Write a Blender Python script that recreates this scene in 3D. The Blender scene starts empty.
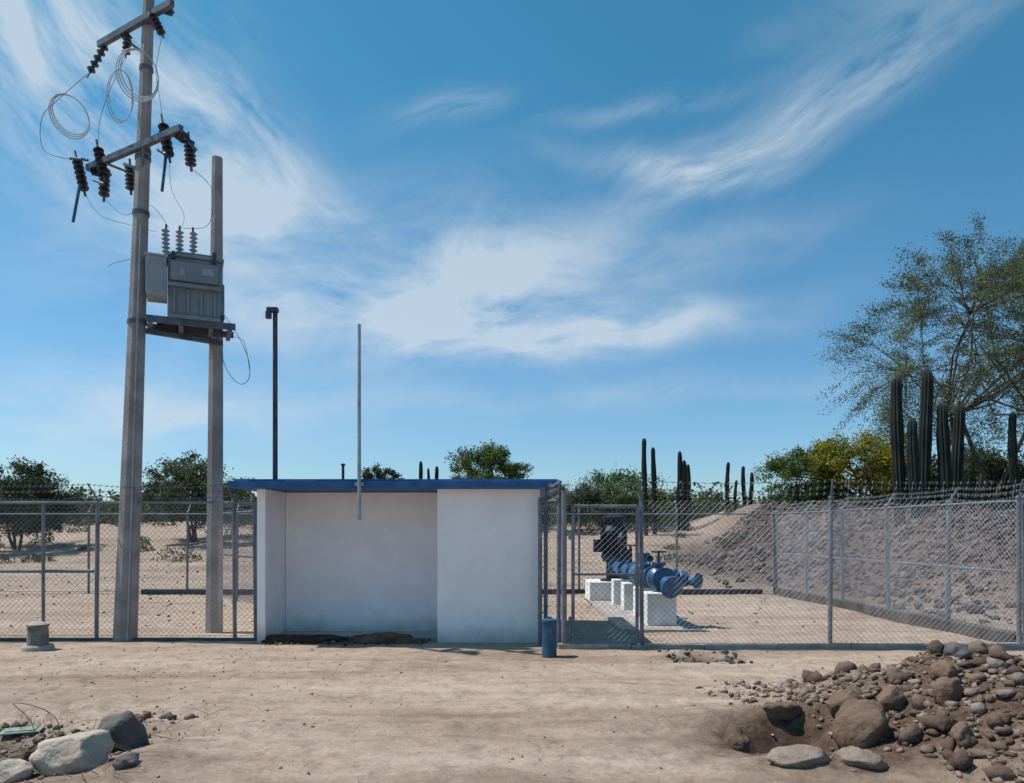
import bpy, math, random
import numpy as np
from mathutils import Vector, Matrix, noise as mnoise
random.seed(7); rng=np.random.default_rng(7)
S=bpy.context.scene
S.view_settings.view_transform='Standard'; S.view_settings.look='None'; S.view_settings.exposure=0
COL=S.collection
# ---------------------------------------------------------------- helpers
def node_mat(name):
    m=bpy.data.materials.new(name); m.use_nodes=True
    nt=m.node_tree; b=nt.nodes['Principled BSDF']
    return m,nt,b
def mat(name,c1,c2=None,scale=4,rough=.85,metal=0,bump=0,bscale=40,detail=4,spec=.3,lo=.35,hi=.65):
    m,nt,b=node_mat(name)
    if c2 is None: c2=tuple(v*.75 for v in c1)
    tc=nt.nodes.new('ShaderNodeTexCoord')
    n=nt.nodes.new('ShaderNodeTexNoise'); n.inputs['Scale'].default_value=scale; n.inputs['Detail'].default_value=detail
    nt.links.new(tc.outputs['Object'],n.inputs['Vector'])
    r=nt.nodes.new('ShaderNodeValToRGB'); r.color_ramp.elements[0].position=lo; r.color_ramp.elements[1].position=hi
    r.color_ramp.elements[0].color=(*c2,1); r.color_ramp.elements[1].color=(*c1,1)
    nt.links.new(n.outputs['Fac'],r.inputs['Fac']); nt.links.new(r.outputs['Color'],b.inputs['Base Color'])
    b.inputs['Roughness'].default_value=rough; b.inputs['Metallic'].default_value=metal
    b.inputs['Specular IOR Level'].default_value=spec
    if bump:
        n2=nt.nodes.new('ShaderNodeTexNoise'); n2.inputs['Scale'].default_value=bscale; n2.inputs['Detail'].default_value=5
        nt.links.new(tc.outputs['Object'],n2.inputs['Vector'])
        bp=nt.nodes.new('ShaderNodeBump'); bp.inputs['Strength'].default_value=bump; bp.inputs['Distance'].default_value=.02
        nt.links.new(n2.outputs['Fac'],bp.inputs['Height']); nt.links.new(bp.outputs['Normal'],b.inputs['Normal'])
    return m
def leafmat(name,c1,c2,c3=None,scale=1.2):
    m,nt,b=node_mat(name)
    tc=nt.nodes.new('ShaderNodeTexCoord')
    n=nt.nodes.new('ShaderNodeTexNoise'); n.inputs['Scale'].default_value=scale; n.inputs['Detail'].default_value=2
    nt.links.new(tc.outputs['Object'],n.inputs['Vector'])
    r=nt.nodes.new('ShaderNodeValToRGB'); r.color_ramp.elements[0].position=.35; r.color_ramp.elements[1].position=.65
    r.color_ramp.elements[0].color=(*c2,1); r.color_ramp.elements[1].color=(*c1,1)
    if c3:
        e=r.color_ramp.elements.new(.52); e.color=(*c3,1)
    nt.links.new(n.outputs['Fac'],r.inputs['Fac']); nt.links.new(r.outputs['Color'],b.inputs['Base Color'])
    b.inputs['Roughness'].default_value=.7; b.inputs['Specular IOR Level'].default_value=.2
    tr=nt.nodes.new('ShaderNodeBsdfTranslucent'); nt.links.new(r.outputs['Color'],tr.inputs['Color'])
    mx=nt.nodes.new('ShaderNodeMixShader'); mx.inputs[0].default_value=.3
    nt.links.new(b.outputs[0],mx.inputs[1]); nt.links.new(tr.outputs[0],mx.inputs[2])
    nt.links.new(mx.outputs[0],nt.nodes['Material Output'].inputs['Surface'])
    return m
def link(o,parent=None):
    COL.objects.link(o)
    if parent: o.parent=parent
    return o
def empty(name,loc=(0,0,0)):
    e=bpy.data.objects.new(name,None); e.empty_display_size=.2; COL.objects.link(e); return e
def basis(a):
    a=Vector(a).normalized(); u=a.orthogonal().normalized(); return a,u,a.cross(u)
class MB:
    def __init__(s): s.V=[];s.F=[]
    def lathe(s,p0,p1,prof,n=12,cap=True):
        p0=Vector(p0);p1=Vector(p1);d=p1-p0;a,u,w=basis(d)
        b=len(s.V)
        for t,r in prof:
            c=p0+d*t
            for i in range(n):
                an=2*math.pi*i/n; s.V.append(tuple(c+u*math.cos(an)*r+w*math.sin(an)*r))
        for k in range(len(prof)-1):
            for i in range(n):
                j=(i+1)%n; s.F.append((b+k*n+i,b+k*n+j,b+(k+1)*n+j,b+(k+1)*n+i))
        if cap:
            s.F.append(tuple(b+i for i in range(n))[::-1]); e=b+(len(prof)-1)*n; s.F.append(tuple(e+i for i in range(n)))
        return s
    def tube(s,p0,p1,r0,r1=None,n=8,cap=True):
        return s.lathe(p0,p1,[(0,r0),(1,r0 if r1 is None else r1)],n,cap)
    def fwire(s,p0,p1,r):
        k=max(1,int((Vector(p1)-Vector(p0)).length/.16)); return s.lathe(p0,p1,[(i/k,r) for i in range(k+1)],3,False)
    def path(s,pts,r,n=5,r1=None):
        N=len(pts)-1
        for i in range(N):
            a=r if r1 is None else r+(r1-r)*i/N; c=r if r1 is None else r+(r1-r)*(i+1)/N
            s.tube(pts[i],pts[i+1],a,c,n,False)
        return s
    def skirts(s,p0,p1,r,k=6,core=.45,n=12):
        pr=[(0,r*core)]
        for i in range(k):
            t=(i+.2)/k; pr+= [(t,r*core),(t+.35/k,r),(t+.5/k,r*.95),(t+.55/k,r*core)]
        pr.append((1,r*core)); return s.lathe(p0,p1,pr,n)
    def box(s,c,d,rz=0,M=None):
        b=len(s.V); R=Matrix.Rotation(rz,3,'Z')
        for x in(-.5,.5):
            for y in(-.5,.5):
                for z in(-.5,.5):
                    v=R@Vector((x*d[0],y*d[1],z*d[2]))+Vector(c); s.V.append(tuple(v))
        for f in((0,1,3,2),(4,6,7,5),(0,4,5,1),(2,3,7,6),(0,2,6,4),(1,5,7,3)): s.F.append(tuple(b+i for i in f))
        return s
    def obj(s,name,m,parent=None,bevel=0,smooth=False):
        me=bpy.data.meshes.new(name); me.from_pydata(s.V,[],s.F); me.materials.append(m)
        if smooth: me.polygons.foreach_set('use_smooth',[True]*len(me.polygons))
        me.update(); o=bpy.data.objects.new(name,me)
        if bevel:
            md=o.modifiers.new('bev','BEVEL'); md.width=bevel; md.segments=2; md.limit_method='ANGLE'
        return link(o,parent)
def npmesh(name,V,F,m,parent=None,smooth=False):
    me=bpy.data.meshes.new(name); V=np.asarray(V,dtype=np.float32); F=np.asarray(F,dtype=np.int32)
    k=F.shape[1]; me.vertices.add(len(V)); me.vertices.foreach_set('co',V.ravel())
    me.loops.add(F.size); me.loops.foreach_set('vertex_index',F.ravel())
    me.polygons.add(len(F)); me.polygons.foreach_set('loop_start',np.arange(0,F.size,k,dtype=np.int32))
    if smooth: me.polygons.foreach_set('use_smooth',np.ones(len(F),dtype=bool))
    me.update(calc_edges=True); me.validate(); me.materials.append(m)
    o=bpy.data.objects.new(name,me); return link(o,parent)
FPX=740.; HZ=530.; EYE=1.6
def W(px,py,D): return Vector(((px-512)/FPX*D, D, EYE+(HZ-py)/FPX*D))
# ---------------------------------------------------------------- camera
cam=bpy.data.cameras.new('Camera'); co=bpy.data.objects.new('Camera',cam); COL.objects.link(co)
co.location=(0,0,EYE); co.rotation_euler=(math.radians(90),0,0)
cam.sensor_width=36; cam.lens=FPX/1024*36; cam.shift_y=(HZ-391.5)/1024; cam.clip_end=3000; cam.clip_start=.1
S.camera=co
# ---------------------------------------------------------------- light
EL=math.radians(60); AZ=math.radians(-82)
sd=Vector((math.sin(AZ)*math.cos(EL),math.cos(AZ)*math.cos(EL),math.sin(EL)))
sl=bpy.data.lights.new('sun','SUN'); sl.energy=5.0; sl.angle=math.radians(.5); sl.color=(1,.95,.88)
so=bpy.data.objects.new('sun',sl); COL.objects.link(so); so.rotation_euler=sd.to_track_quat('Z','Y').to_euler()
# ---------------------------------------------------------------- world
w=bpy.data.worlds.new('World'); S.world=w; w.use_nodes=True; nt=w.node_tree
N=nt.nodes; L=nt.links; bg=N['Background']; bg.inputs['Strength'].default_value=.15
sky=N.new('ShaderNodeTexSky'); sky.sky_type='NISHITA'; sky.sun_disc=False; sky.sun_elevation=EL; sky.sun_rotation=AZ
sky.air_density=1.0; sky.dust_density=.5; sky.ozone_density=1.0
def M_(op,a,b=None,c=None):
    n=N.new('ShaderNodeMath'); n.operation=op
    for i,v in enumerate((a,b,c)):
        if v is None: continue
        if isinstance(v,(int,float)): n.inputs[i].default_value=v
        else: L.new(v,n.inputs[i])
    return n.outputs[0]
tc=N.new('ShaderNodeTexCoord'); sx=N.new('ShaderNodeSeparateXYZ'); L.new(tc.outputs['Generated'],sx.inputs[0])
az=M_('MULTIPLY',M_('ARCTAN2',sx.outputs[0],sx.outputs[1]),57.2958)
el=M_('MULTIPLY',M_('ARCSINE',sx.outputs[2]),57.2958)
def comb(a,b,c=0.):
    n=N.new('ShaderNodeCombineXYZ')
    for i,v in enumerate((a,b,c)):
        if isinstance(v,(int,float)): n.inputs[i].default_value=v
        else: L.new(v,n.inputs[i])
    return n.outputs[0]
def noise(vec,scale,detail=6,rough=.55,dist=0):
    n=N.new('ShaderNodeTexNoise'); n.inputs['Scale'].default_value=scale; n.inputs['Detail'].default_value=detail
    n.inputs['Roughness'].default_value=rough; n.inputs['Distortion'].default_value=dist; L.new(vec,n.inputs['Vector']); return n
wn=noise(comb(az,el),.09,1.5,.4); wc=N.new('ShaderNodeSeparateColor'); L.new(wn.outputs['Color'],wc.inputs[0])
azw=M_('ADD',az,M_('MULTIPLY',M_('SUBTRACT',wc.outputs[0],.5),7.)); elw=M_('ADD',el,M_('MULTIPLY',M_('SUBTRACT',wc.outputs[1],.5),4.5))
def blob(px,py,sxp,syp,rot,amp):
    a=math.atan((px-512)/FPX); e=math.atan((HZ-py)/FPX*math.cos(a)); k=.077*math.cos(a)
    a=math.degrees(a); e=math.degrees(e); c,s_=math.cos(math.radians(rot)),math.sin(math.radians(rot))
    du=M_('SUBTRACT',azw,a); dv=M_('SUBTRACT',elw,e)
    u=M_('MULTIPLY',M_('ADD',M_('MULTIPLY',du,c),M_('MULTIPLY',dv,s_)),1/(sxp*k))
    v=M_('MULTIPLY',M_('SUBTRACT',M_('MULTIPLY',dv,c),M_('MULTIPLY',du,s_)),1/(syp*k))
    q=M_('ADD',M_('MULTIPLY',u,u),M_('MULTIPLY',v,v))
    return M_('MULTIPLY',M_('EXPONENT',M_('MULTIPLY',q,-1.)),amp)
def fibres(rot,st,sc,seed,lo=.36):
    c,s_=math.cos(math.radians(rot)),math.sin(math.radians(rot))
    u=M_('ADD',M_('MULTIPLY',azw,c),M_('MULTIPLY',elw,s_)); v=M_('SUBTRACT',M_('MULTIPLY',elw,c),M_('MULTIPLY',azw,s_))
    n=noise(comb(M_('MULTIPLY',u,1/st),v,seed),sc,6,.60,.2)
    return M_('MULTIPLY',M_('SUBTRACT',n.outputs['Fac'],lo),3.2)
fA=fibres(6,2.6,.24,3.,.30); fB=fibres(18,4,.34,11.,.37); fC=fibres(-32,3,.3,21.,.35)
def clampn(x): 
    n=N.new('ShaderNodeClamp'); L.new(x,n.inputs[0]); return n.outputs[0]
def addn(l):
    r=l[0]
    for x in l[1:]: r=M_('ADD',r,x)
    return r
gA=addn([blob(490,280,140,55,2,1.3),blob(360,325,190,42,-2,1.2),blob(600,335,150,20,4,1.1),blob(110,410,210,42,0,.95),blob(230,215,120,44,8,1.1),blob(730,235,110,24,0,.35),blob(600,400,300,14,2,.35)])
gB=addn([blob(770,125,150,22,20,1.15),blob(680,165,110,14,-8,.85),blob(900,75,70,20,20,.75),blob(650,98,100,9,4,.6),blob(450,105,50,15,10,.6)])
gC=addn([blob(60,60,160,90,-15,1.2),blob(160,120,150,60,-30,.8),blob(290,150,90,14,-35,.9),blob(860,10,80,16,0,.35)])
dens=addn([M_('MULTIPLY',gA,clampn(fA)),M_('MULTIPLY',gB,clampn(fB)),M_('MULTIPLY',gC,clampn(fC))])
dens=M_('MULTIPLY',clampn(dens),.72)
mr=N.new('ShaderNodeMapRange'); L.new(el,mr.inputs[0]); mr.inputs[1].default_value=0; mr.inputs[2].default_value=32
tg=N.new('ShaderNodeMix'); tg.data_type='RGBA'; L.new(mr.outputs[0],tg.inputs[0]); tg.inputs[6].default_value=(.54,.69,.86,1); tg.inputs[7].default_value=(.27,.78,.84,1)
tint=N.new('ShaderNodeMix'); tint.data_type='RGBA'; tint.blend_type='MULTIPLY'; tint.inputs[0].default_value=1
L.new(sky.outputs[0],tint.inputs[6]); L.new(tg.outputs[2],tint.inputs[7])
mx=N.new('ShaderNodeMix'); mx.data_type='RGBA'; L.new(dens,mx.inputs[0]); L.new(tint.outputs[2],mx.inputs[6]); mx.inputs[7].default_value=(4.3,4.9,5.4,1)
L.new(mx.outputs[2],bg.inputs['Color'])
# ---------------------------------------------------------------- terrain
def sstep(a,b,x): t=np.clip((x-a)/(b-a),0,1); return t*t*(3-2*t)
def vnoise(x,y,s,seed=0):
    r=np.zeros_like(x); g=np.random.default_rng(seed)
    for i in range(7):
        th=g.uniform(0,6.28); k=g.uniform(.6,1.7)/s; ph=g.uniform(0,6.28)
        r=r+np.sin((x*math.cos(th)+y*math.sin(th))*k*2*math.pi+ph)
    return r/7
def H(x,y):
    x=np.asarray(x,dtype=float); y=np.asarray(y,dtype=float)
    z=.012*vnoise(x,y,.9,1)+.035*vnoise(x,y,4,2)*sstep(0,1,np.abs(y-10.6)-.3)
    near=1-sstep(9.2,9.8,y)
    z=z+near*.010*vnoise(x,y,.33,31)
    for yc,sl_ in ((7.0,.03),(8.45,.02),(5.9,-.04)):
        q=y-(yc+sl_*x+.18*np.sin(x*.45+yc)); z=z-near*.022*np.exp(-(q/.13)**2)+near*.01*np.exp(-((q-.24)/.09)**2)
    z=z+sstep(21,46,y)*2.0+.25*vnoise(x,y,18,3)*sstep(22,40,y)
    z=z+sstep(46,400,y)*1.5
    m=sstep(7.8,11.0,x-.05*(y-14))*sstep(12,17,y)*(1-sstep(34,50,y))
    z=z+m*(1.85+.4*vnoise(x,y,5,4)+.15*vnoise(x,y,1.5,14))*(1-.25*sstep(30,40,y))
    m2=np.exp(-((x-8.6)/1.6)**2-((y-24.5)/3.2)**2)*1.0; z=z+m2*(1-m)*.9
    # foreground dirt mound right
    m3=sstep(2.3,4.3,x+.25*(y-5.2))*(1-sstep(6.3,8.0,y)); z=z+m3*(.50+.12*vnoise(x,y,.8,5)+.04*vnoise(x,y,.25,6))
    z=z-.46*np.exp(-((x-2.10)/.36)**4-((y-5.68)/.30)**4)
    z=z+.10*np.exp(-((x-2.15)/.55)**2-((y-6.22)/.14)**2)
    z=z+.05*np.exp(-((x-2.0)/.5)**2-((y-5.05)/.2)**2)
    z=z-.20*np.exp(-((x-2.35)/.24)**2-((y-9.3)/.16)**2)+.05*np.exp(-((x-2.3)/.35)**2-((y-9.6)/.10)**2)
    z=z-.14*sstep(-3.0,-3.9,x)*(1-sstep(6.0,6.9,y))
    z=z+.07*np.exp(-((x+2.5)/.35)**2-((y-5.0)/.5)**2)
    return z
def axis(lo,hi,d,far_lo,far_hi,g=1.12):
    a=list(np.arange(lo,hi+1e-6,d)); s=d; v=a[-1]
    while v<far_hi: s*=g; v+=s; a.append(v)
    s=d; v=a[0]; pre=[]
    while v>far_lo: s*=g; v-=s; pre.append(v)
    return np.array(pre[::-1]+a)
xs=axis(-6,6.5,.045,-900,900); ys=axis(4.2,10.5,.04,-60,1200,1.04)
X,Y=np.meshgrid(xs,ys); Z=H(X,Y)
V=np.stack([X.ravel(),Y.ravel(),Z.ravel()],1); nx=len(xs); ny=len(ys)
ii=(np.arange(ny-1)[:,None]*nx+np.arange(nx-1)[None,:]).ravel()
F=np.stack([ii,ii+1,ii+nx+1,ii+nx],1)
m,nt2,b=node_mat('desert_dirt'); n2=nt2.nodes; l2=nt2.links
t=n2.new('ShaderNodeTexCoord')
def gn(scale,detail=6,rough=.6,vec=None):
    n=n2.new('ShaderNodeTexNoise'); n.inputs['Scale'].default_value=scale; n.inputs['Detail'].default_value=detail; n.inputs['Roughness'].default_value=rough
    l2.new(vec or t.outputs['Object'],n.inputs['Vector']); return n.outputs['Fac']
def ramp(f,els):
    r=n2.new('ShaderNodeValToRGB'); e=r.color_ramp.elements
    e[0].position,e[0].color=els[0][0],(*els[0][1],1); e[1].position,e[1].color=els[-1][0],(*els[-1][1],1)
    for p,c in els[1:-1]: q=e.new(p); q.color=(*c,1)
    l2.new(f,r.inputs[0]); return r.outputs[0]
def gmix(f,a,c,bt='MIX'):
    n=n2.new('ShaderNodeMix'); n.data_type='RGBA'; n.blend_type=bt
    if isinstance(f,float): n.inputs[0].default_value=f
    else: l2.new(f,n.inputs[0])
    l2.new(a,n.inputs[6]); l2.new(c,n.inputs[7]); return n.outputs[2]
def gmap(sc,rz=0):
    mp=n2.new('ShaderNodeMapping'); mp.inputs['Scale'].default_value=sc; mp.inputs['Rotation'].default_value=(0,0,rz); l2.new(t.outputs['Object'],mp.inputs[0]); return mp.outputs[0]
base=ramp(gn(.7,6,.66,gmap((.35,1.3,1),.04)),[(.32,(.31,.228,.175)),(.48,(.43,.328,.258)),(.66,(.51,.40,.325))])
fine=ramp(gn(28,6,.75),[(.3,(.62,.60,.59)),(.5,(.97,.97,.97)),(.75,(1.15,1.14,1.12))])
c=gmix(.8,base,fine,'MULTIPLY')
vo=n2.new('ShaderNodeTexVoronoi'); vo.inputs['Scale'].default_value=34; l2.new(t.outputs['Object'],vo.inputs['Vector'])
peb=ramp(vo.outputs['Distance'],[(.10,(.72,.69,.67)),(.2,(1,1,1)),(1,(1,1,1))])
c=gmix(.5,c,peb,'MULTIPLY')
med=ramp(gn(4,5,.72),[(.35,(.80,.77,.75)),(.6,(1.04,1.04,1.04))]); c=gmix(.85,c,med,'MULTIPLY')
trk=ramp(gn(1.0,5,.6,gmap((.13,4.2,1),.03)),[(.36,(.80,.79,.78)),(.5,(1,1,1)),(.7,(1.05,1.05,1.04))]); c=gmix(.7,c,trk,'MULTIPLY')
sp=n2.new('ShaderNodeSeparateXYZ'); l2.new(t.outputs['Object'],sp.inputs[0])
def gm(op,a,b_=None):
    n=n2.new('ShaderNodeMath'); n.operation=op
    for i,v in enumerate((a,b_)):
        if v is None: continue
        if isinstance(v,(int,float)): n.inputs[i].default_value=v
        else: l2.new(v,n.inputs[i])
    return n.outputs[0]
def gauss(cx,cy,rx,ry):
    u=gm('MULTIPLY',gm('SUBTRACT',sp.outputs[0],cx),1/rx); v=gm('MULTIPLY',gm('SUBTRACT',sp.outputs[1],cy),1/ry)
    return gm('EXPONENT',gm('MULTIPLY',gm('ADD',gm('MULTIPLY',u,u),gm('MULTIPLY',v,v)),-1.))
n5=gn(5,5,.7)
gs=gm('ADD',gm('ADD',gauss(2.3,5.55,.9,.62),gauss(4.2,5.8,1.8,1.4)),gm('ADD',gauss(-3.9,5.2,1.1,.9),gauss(2.35,9.25,.45,.22)))  # brown mound soil; first mask also puts the pit's shade into the colour
gs=gm('MULTIPLY',gm('ADD',gs,gm('MULTIPLY',gm('SUBTRACT',n5,.5),1.3)),1.3)
cl=n2.new('ShaderNodeClamp'); l2.new(gs,cl.inputs[0])
soil_and_shade=ramp(gn(9,5,.7),[(.35,(.075,.045,.032)),(.6,(.155,.102,.074)),(.8,(.25,.18,.14))])
c=gmix(cl.outputs[0],c,soil_and_shade)
gr_=gm('ADD',gm('ADD',gauss(13.5,20,5.0,10),gauss(17,26,6,14)),gauss(9.2,26,3.0,6)); gr_=gm('MULTIPLY',gm('ADD',gr_,gm('MULTIPLY',gm('SUBTRACT',n5,.55),.7)),1.7)
cl2=n2.new('ShaderNodeClamp'); l2.new(gr_,cl2.inputs[0])
slope=ramp(gn(3,5,.7),[(.35,(.075,.055,.048)),(.6,(.135,.10,.085)),(.8,(.21,.16,.135))])
c=gmix(cl2.outputs[0],c,slope)
l2.new(c,b.inputs['Base Color']); b.inputs['Roughness'].default_value=.95; b.inputs['Specular IOR Level'].default_value=.1
bp=n2.new('ShaderNodeBump'); bp.inputs['Strength'].default_value=.75; bp.inputs['Distance'].default_value=.03
l2.new(gn(20,7,.78),bp.inputs['Height']); l2.new(bp.outputs[0],b.inputs['Normal'])
DIRT=m
npmesh('ground',V,F,DIRT,smooth=True)
# ---------------------------------------------------------------- rocks
import bmesh
bm=bmesh.new(); bmesh.ops.create_icosphere(bm,subdivisions=1,radius=1); bm.verts.ensure_lookup_table()
IV1=np.array([v.co[:] for v in bm.verts]); IF1=np.array([[v.index for v in f.verts] for f in bm.faces]); bm.free()
bm=bmesh.new(); bmesh.ops.create_icosphere(bm,subdivisions=4,radius=1)
IV4=np.array([v.co[:] for v in bm.verts]); IF4=np.array([[v.index for v in f.verts] for f in bm.faces]); bm.free()
def rocks(name,P,R,m,sink=.2,flat=.7,ang=.34):
    n=len(P); Vs=np.empty((n,len(IV1),3))
    for i in range(n):
        v=IV1*(1+rng.uniform(-ang,ang,(len(IV1),1)))
        d=rng.normal(size=3); d/=np.linalg.norm(d); k=v@d; v=v-np.outer(np.maximum(k-.35,0),d); d=np.cross(d,rng.normal(size=3)); d/=np.linalg.norm(d); k=v@d; v=v-np.outer(np.maximum(k-.4,0),d)
        v=v*np.array([rng.uniform(.8,1.4),rng.uniform(.6,1.1),rng.uniform(.5,1)*flat/.75])
        q=Matrix.Rotation(rng.uniform(0,6.28),3,'Z')@Matrix.Rotation(rng.uniform(-.7,.7),3,'X')
        Vs[i]=v@np.array(q).T*R[i]+P[i]+np.array([0,0,R[i]*(.5-sink)])
    F=(IF1[None]+np.arange(n)[:,None,None]*len(IV1)).reshape(-1,3)
    return npmesh(name,Vs.reshape(-1,3),F,m)
def boulder(name,c,r,rz,m,seed,rough=.15,cuts=5):
    V=IV4.copy(); o=Vector((seed*7.3,seed*3.1,0)); g=np.random.default_rng(int(seed*1000))
    for i in range(cuts):
        d=g.normal(size=3); d/=np.linalg.norm(d); k=V@d; V=V-np.outer(np.maximum(k-.68,0)*.85,d)
    d=np.array([mnoise.fractal(Vector(v)*1.6+o,1.0,2.0,6) for v in V]); d2=np.array([mnoise.noise(Vector(v)*.8+o*2) for v in V])
    V=V*(1+rough*d[:,None]+.22*d2[:,None])*np.array(r); V=V@np.array(Matrix.Rotation(rz,3,'Z')).T+np.array(c)
    return npmesh(name,V,IF4,m,smooth=True)
def rockmat(name,ca,cb,cc,sc=3):
    m,nt,b=node_mat(name); tc=nt.nodes.new('ShaderNodeTexCoord')
    geo=nt.nodes.new('ShaderNodeNewGeometry')
    n=nt.nodes.new('ShaderNodeTexNoise'); n.inputs['Scale'].default_value=sc; n.inputs['Detail'].default_value=6; n.inputs['Roughness'].default_value=.65
    nt.links.new(tc.outputs['Object'],n.inputs['Vector'])
    a=nt.nodes.new('ShaderNodeMath'); a.operation='MULTIPLY_ADD'; nt.links.new(geo.outputs['Random Per Island'],a.inputs[0]); a.inputs[1].default_value=.5
    nt.links.new(n.outputs['Fac'],a.inputs[2])
    r=nt.nodes.new('ShaderNodeValToRGB'); e=r.color_ramp.elements; e[0].position=.4; e[0].color=(*ca,1); e[1].position=1.0; e[1].color=(*cc,1)
    q=e.new(.72); q.color=(*cb,1)
    nt.links.new(a.outputs[0],r.inputs[0]); nt.links.new(r.outputs[0],b.inputs['Base Color']); b.inputs['Roughness'].default_value=.9; b.inputs['Specular IOR Level'].default_value=.15
    n3=nt.nodes.new('ShaderNodeTexNoise'); n3.inputs['Scale'].default_value=30; n3.inputs['Detail'].default_value=6
    nt.links.new(tc.outputs['Object'],n3.inputs['Vector'])
    bp=nt.nodes.new('ShaderNodeBump'); bp.inputs['Strength'].default_value=.7; bp.inputs['Distance'].default_value=.02
    nt.links.new(n3.outputs['Fac'],bp.inputs['Height']); nt.links.new(bp.outputs[0],b.inputs['Normal'])
    return m
RK=rockmat('rubble_rock',(.075,.048,.036),(.15,.105,.082),(.27,.215,.18))
RKS=rockmat('gravel_stone',(.19,.145,.118),(.30,.24,.20),(.42,.36,.31))
RKD=rockmat('slope_rock',(.05,.039,.038),(.10,.08,.076),(.19,.16,.15))
RKP=rockmat('pale_stone',(.24,.19,.15),(.36,.295,.235),(.45,.385,.32),4)
RKG=rockmat('grey_stone',(.045,.042,.04),(.085,.077,.072),(.14,.13,.12),4)
RKB=rockmat('brown_stone',(.055,.030,.021),(.11,.064,.043),(.18,.12,.088),5)
def scat(n,xr,yr,rmin,rmax,fn=None,p=2.5):
    x=rng.uniform(*xr,n); y=rng.uniform(*yr,n)
    if fn is not None:
        k=rng.random(n)<fn(x,y); x,y=x[k],y[k]
    r=rmin+(rmax-rmin)*rng.random(len(x))**p
    return np.stack([x,y,H(x,y)],1),r
P,R=scat(6500,(-7,7),(4.4,10.2),.003,.018,p=4,fn=lambda x,y:np.clip(.25+.6*vnoise(x,y,2.5,9)+.5*(np.abs(x)>2.2),0,1)); rocks('gravel',P,R,RKS)
fm=lambda x,y:np.clip(sstep(2.3,3.2,x+.3*(y-5.2))*(1-sstep(6.7,8.1,y)),0,1)
P,R=scat(10500,(1.9,7.0),(4.3,8.2),.006,.055,p=3.2,fn=fm)
P2,R2=scat(300,(2.5,6.5),(4.4,7.6),.04,.13,p=2.2,fn=fm); rocks('rubble_pile',np.concatenate([P,P2]),np.concatenate([R,R2]),RK,sink=.25)
P,R=scat(1300,(-5,-2.5),(4.4,6.4),.006,.055,p=3,fn=lambda x,y:sstep(-2.6,-3.2,x)*.8+.05); rocks('rubble_pile',P,R,RK)
P,R=scat(120,(1.9,2.9),(8.9,9.6),.008,.05,p=2); rocks('debris',P,R,RKG)
P,R=scat(26000,(7,22),(12.5,34),.03,.14,p=4,fn=lambda x,y:sstep(7.6,8.6,x-.05*(y-14))*sstep(12,15,y)); rocks('rubble_slope',P,R,RKD)
P,R=scat(4500,(6,12.5),(19,31),.04,.18,p=3,fn=lambda x,y:np.exp(-((x-8.6)/1.7)**2-((y-25)/3.5)**2)); rocks('rubble_slope',P,R,RKD)
P,R=scat(1600,(-16,6),(12,30),.01,.045,p=3); rocks('yard_gravel',P,R,RKD)
def on(x,y,dz=0): return (x,y,float(H(x,y))+dz)
for nm,(x,y),r,rz,mm,dz in [
 ('boulder',(-2.93,4.95),(.25,.18,.17),.25,RKP,.09),('boulder',(-2.84,5.42),(.18,.17,.17),-.5,RKG,.09),
 ('stone',(-3.25,4.80),(.13,.1,.08),.5,RKP,.05),('stone',(-3.42,5.05),(.10,.1,.07),.2,RKG,.05),('stone',(-2.52,4.84),(.09,.07,.05),.9,RKG,.03),
 ('stone',(-3.1,5.3),(.09,.07,.06),.2,RKB,.03),('stone',(-3.55,5.35),(.1,.08,.06),1.2,RKB,.03),
 ('boulder',(2.60,5.46),(.21,.16,.22),.2,RKB,.08),('boulder',(1.95,5.00),(.22,.12,.08),.1,RK,.02),('stone',(1.74,5.72),(.10,.12,.16),.3,RKB,.08),
 ('boulder',(2.33,4.98),(.16,.12,.08),-.4,RK,.03),('stone',(2.68,5.95),(.19,.12,.16),.4,RKB,.09),('stone',(2.22,6.1),(.18,.08,.09),.1,RKB,.05),
 ('stone',(3.3,5.6),(.13,.10,.12),.4,RKB,.06),('stone',(3.85,6.4),(.13,.10,.1),.7,RKG,.04),('stone',(3.05,5.0),(.11,.08,.08),.7,RKB,.04),
 ('stone',(2.98,5.8),(.13,.11,.12),.3,RKB,.06),('stone',(4.3,6.8),(.12,.1,.09),.1,RK,.03),('stone',(3.5,6.0),(.12,.1,.10),1.1,RKB,.05)]:
    boulder(nm,on(x,y,dz),r,rz,mm,random.random()*9)
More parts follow.
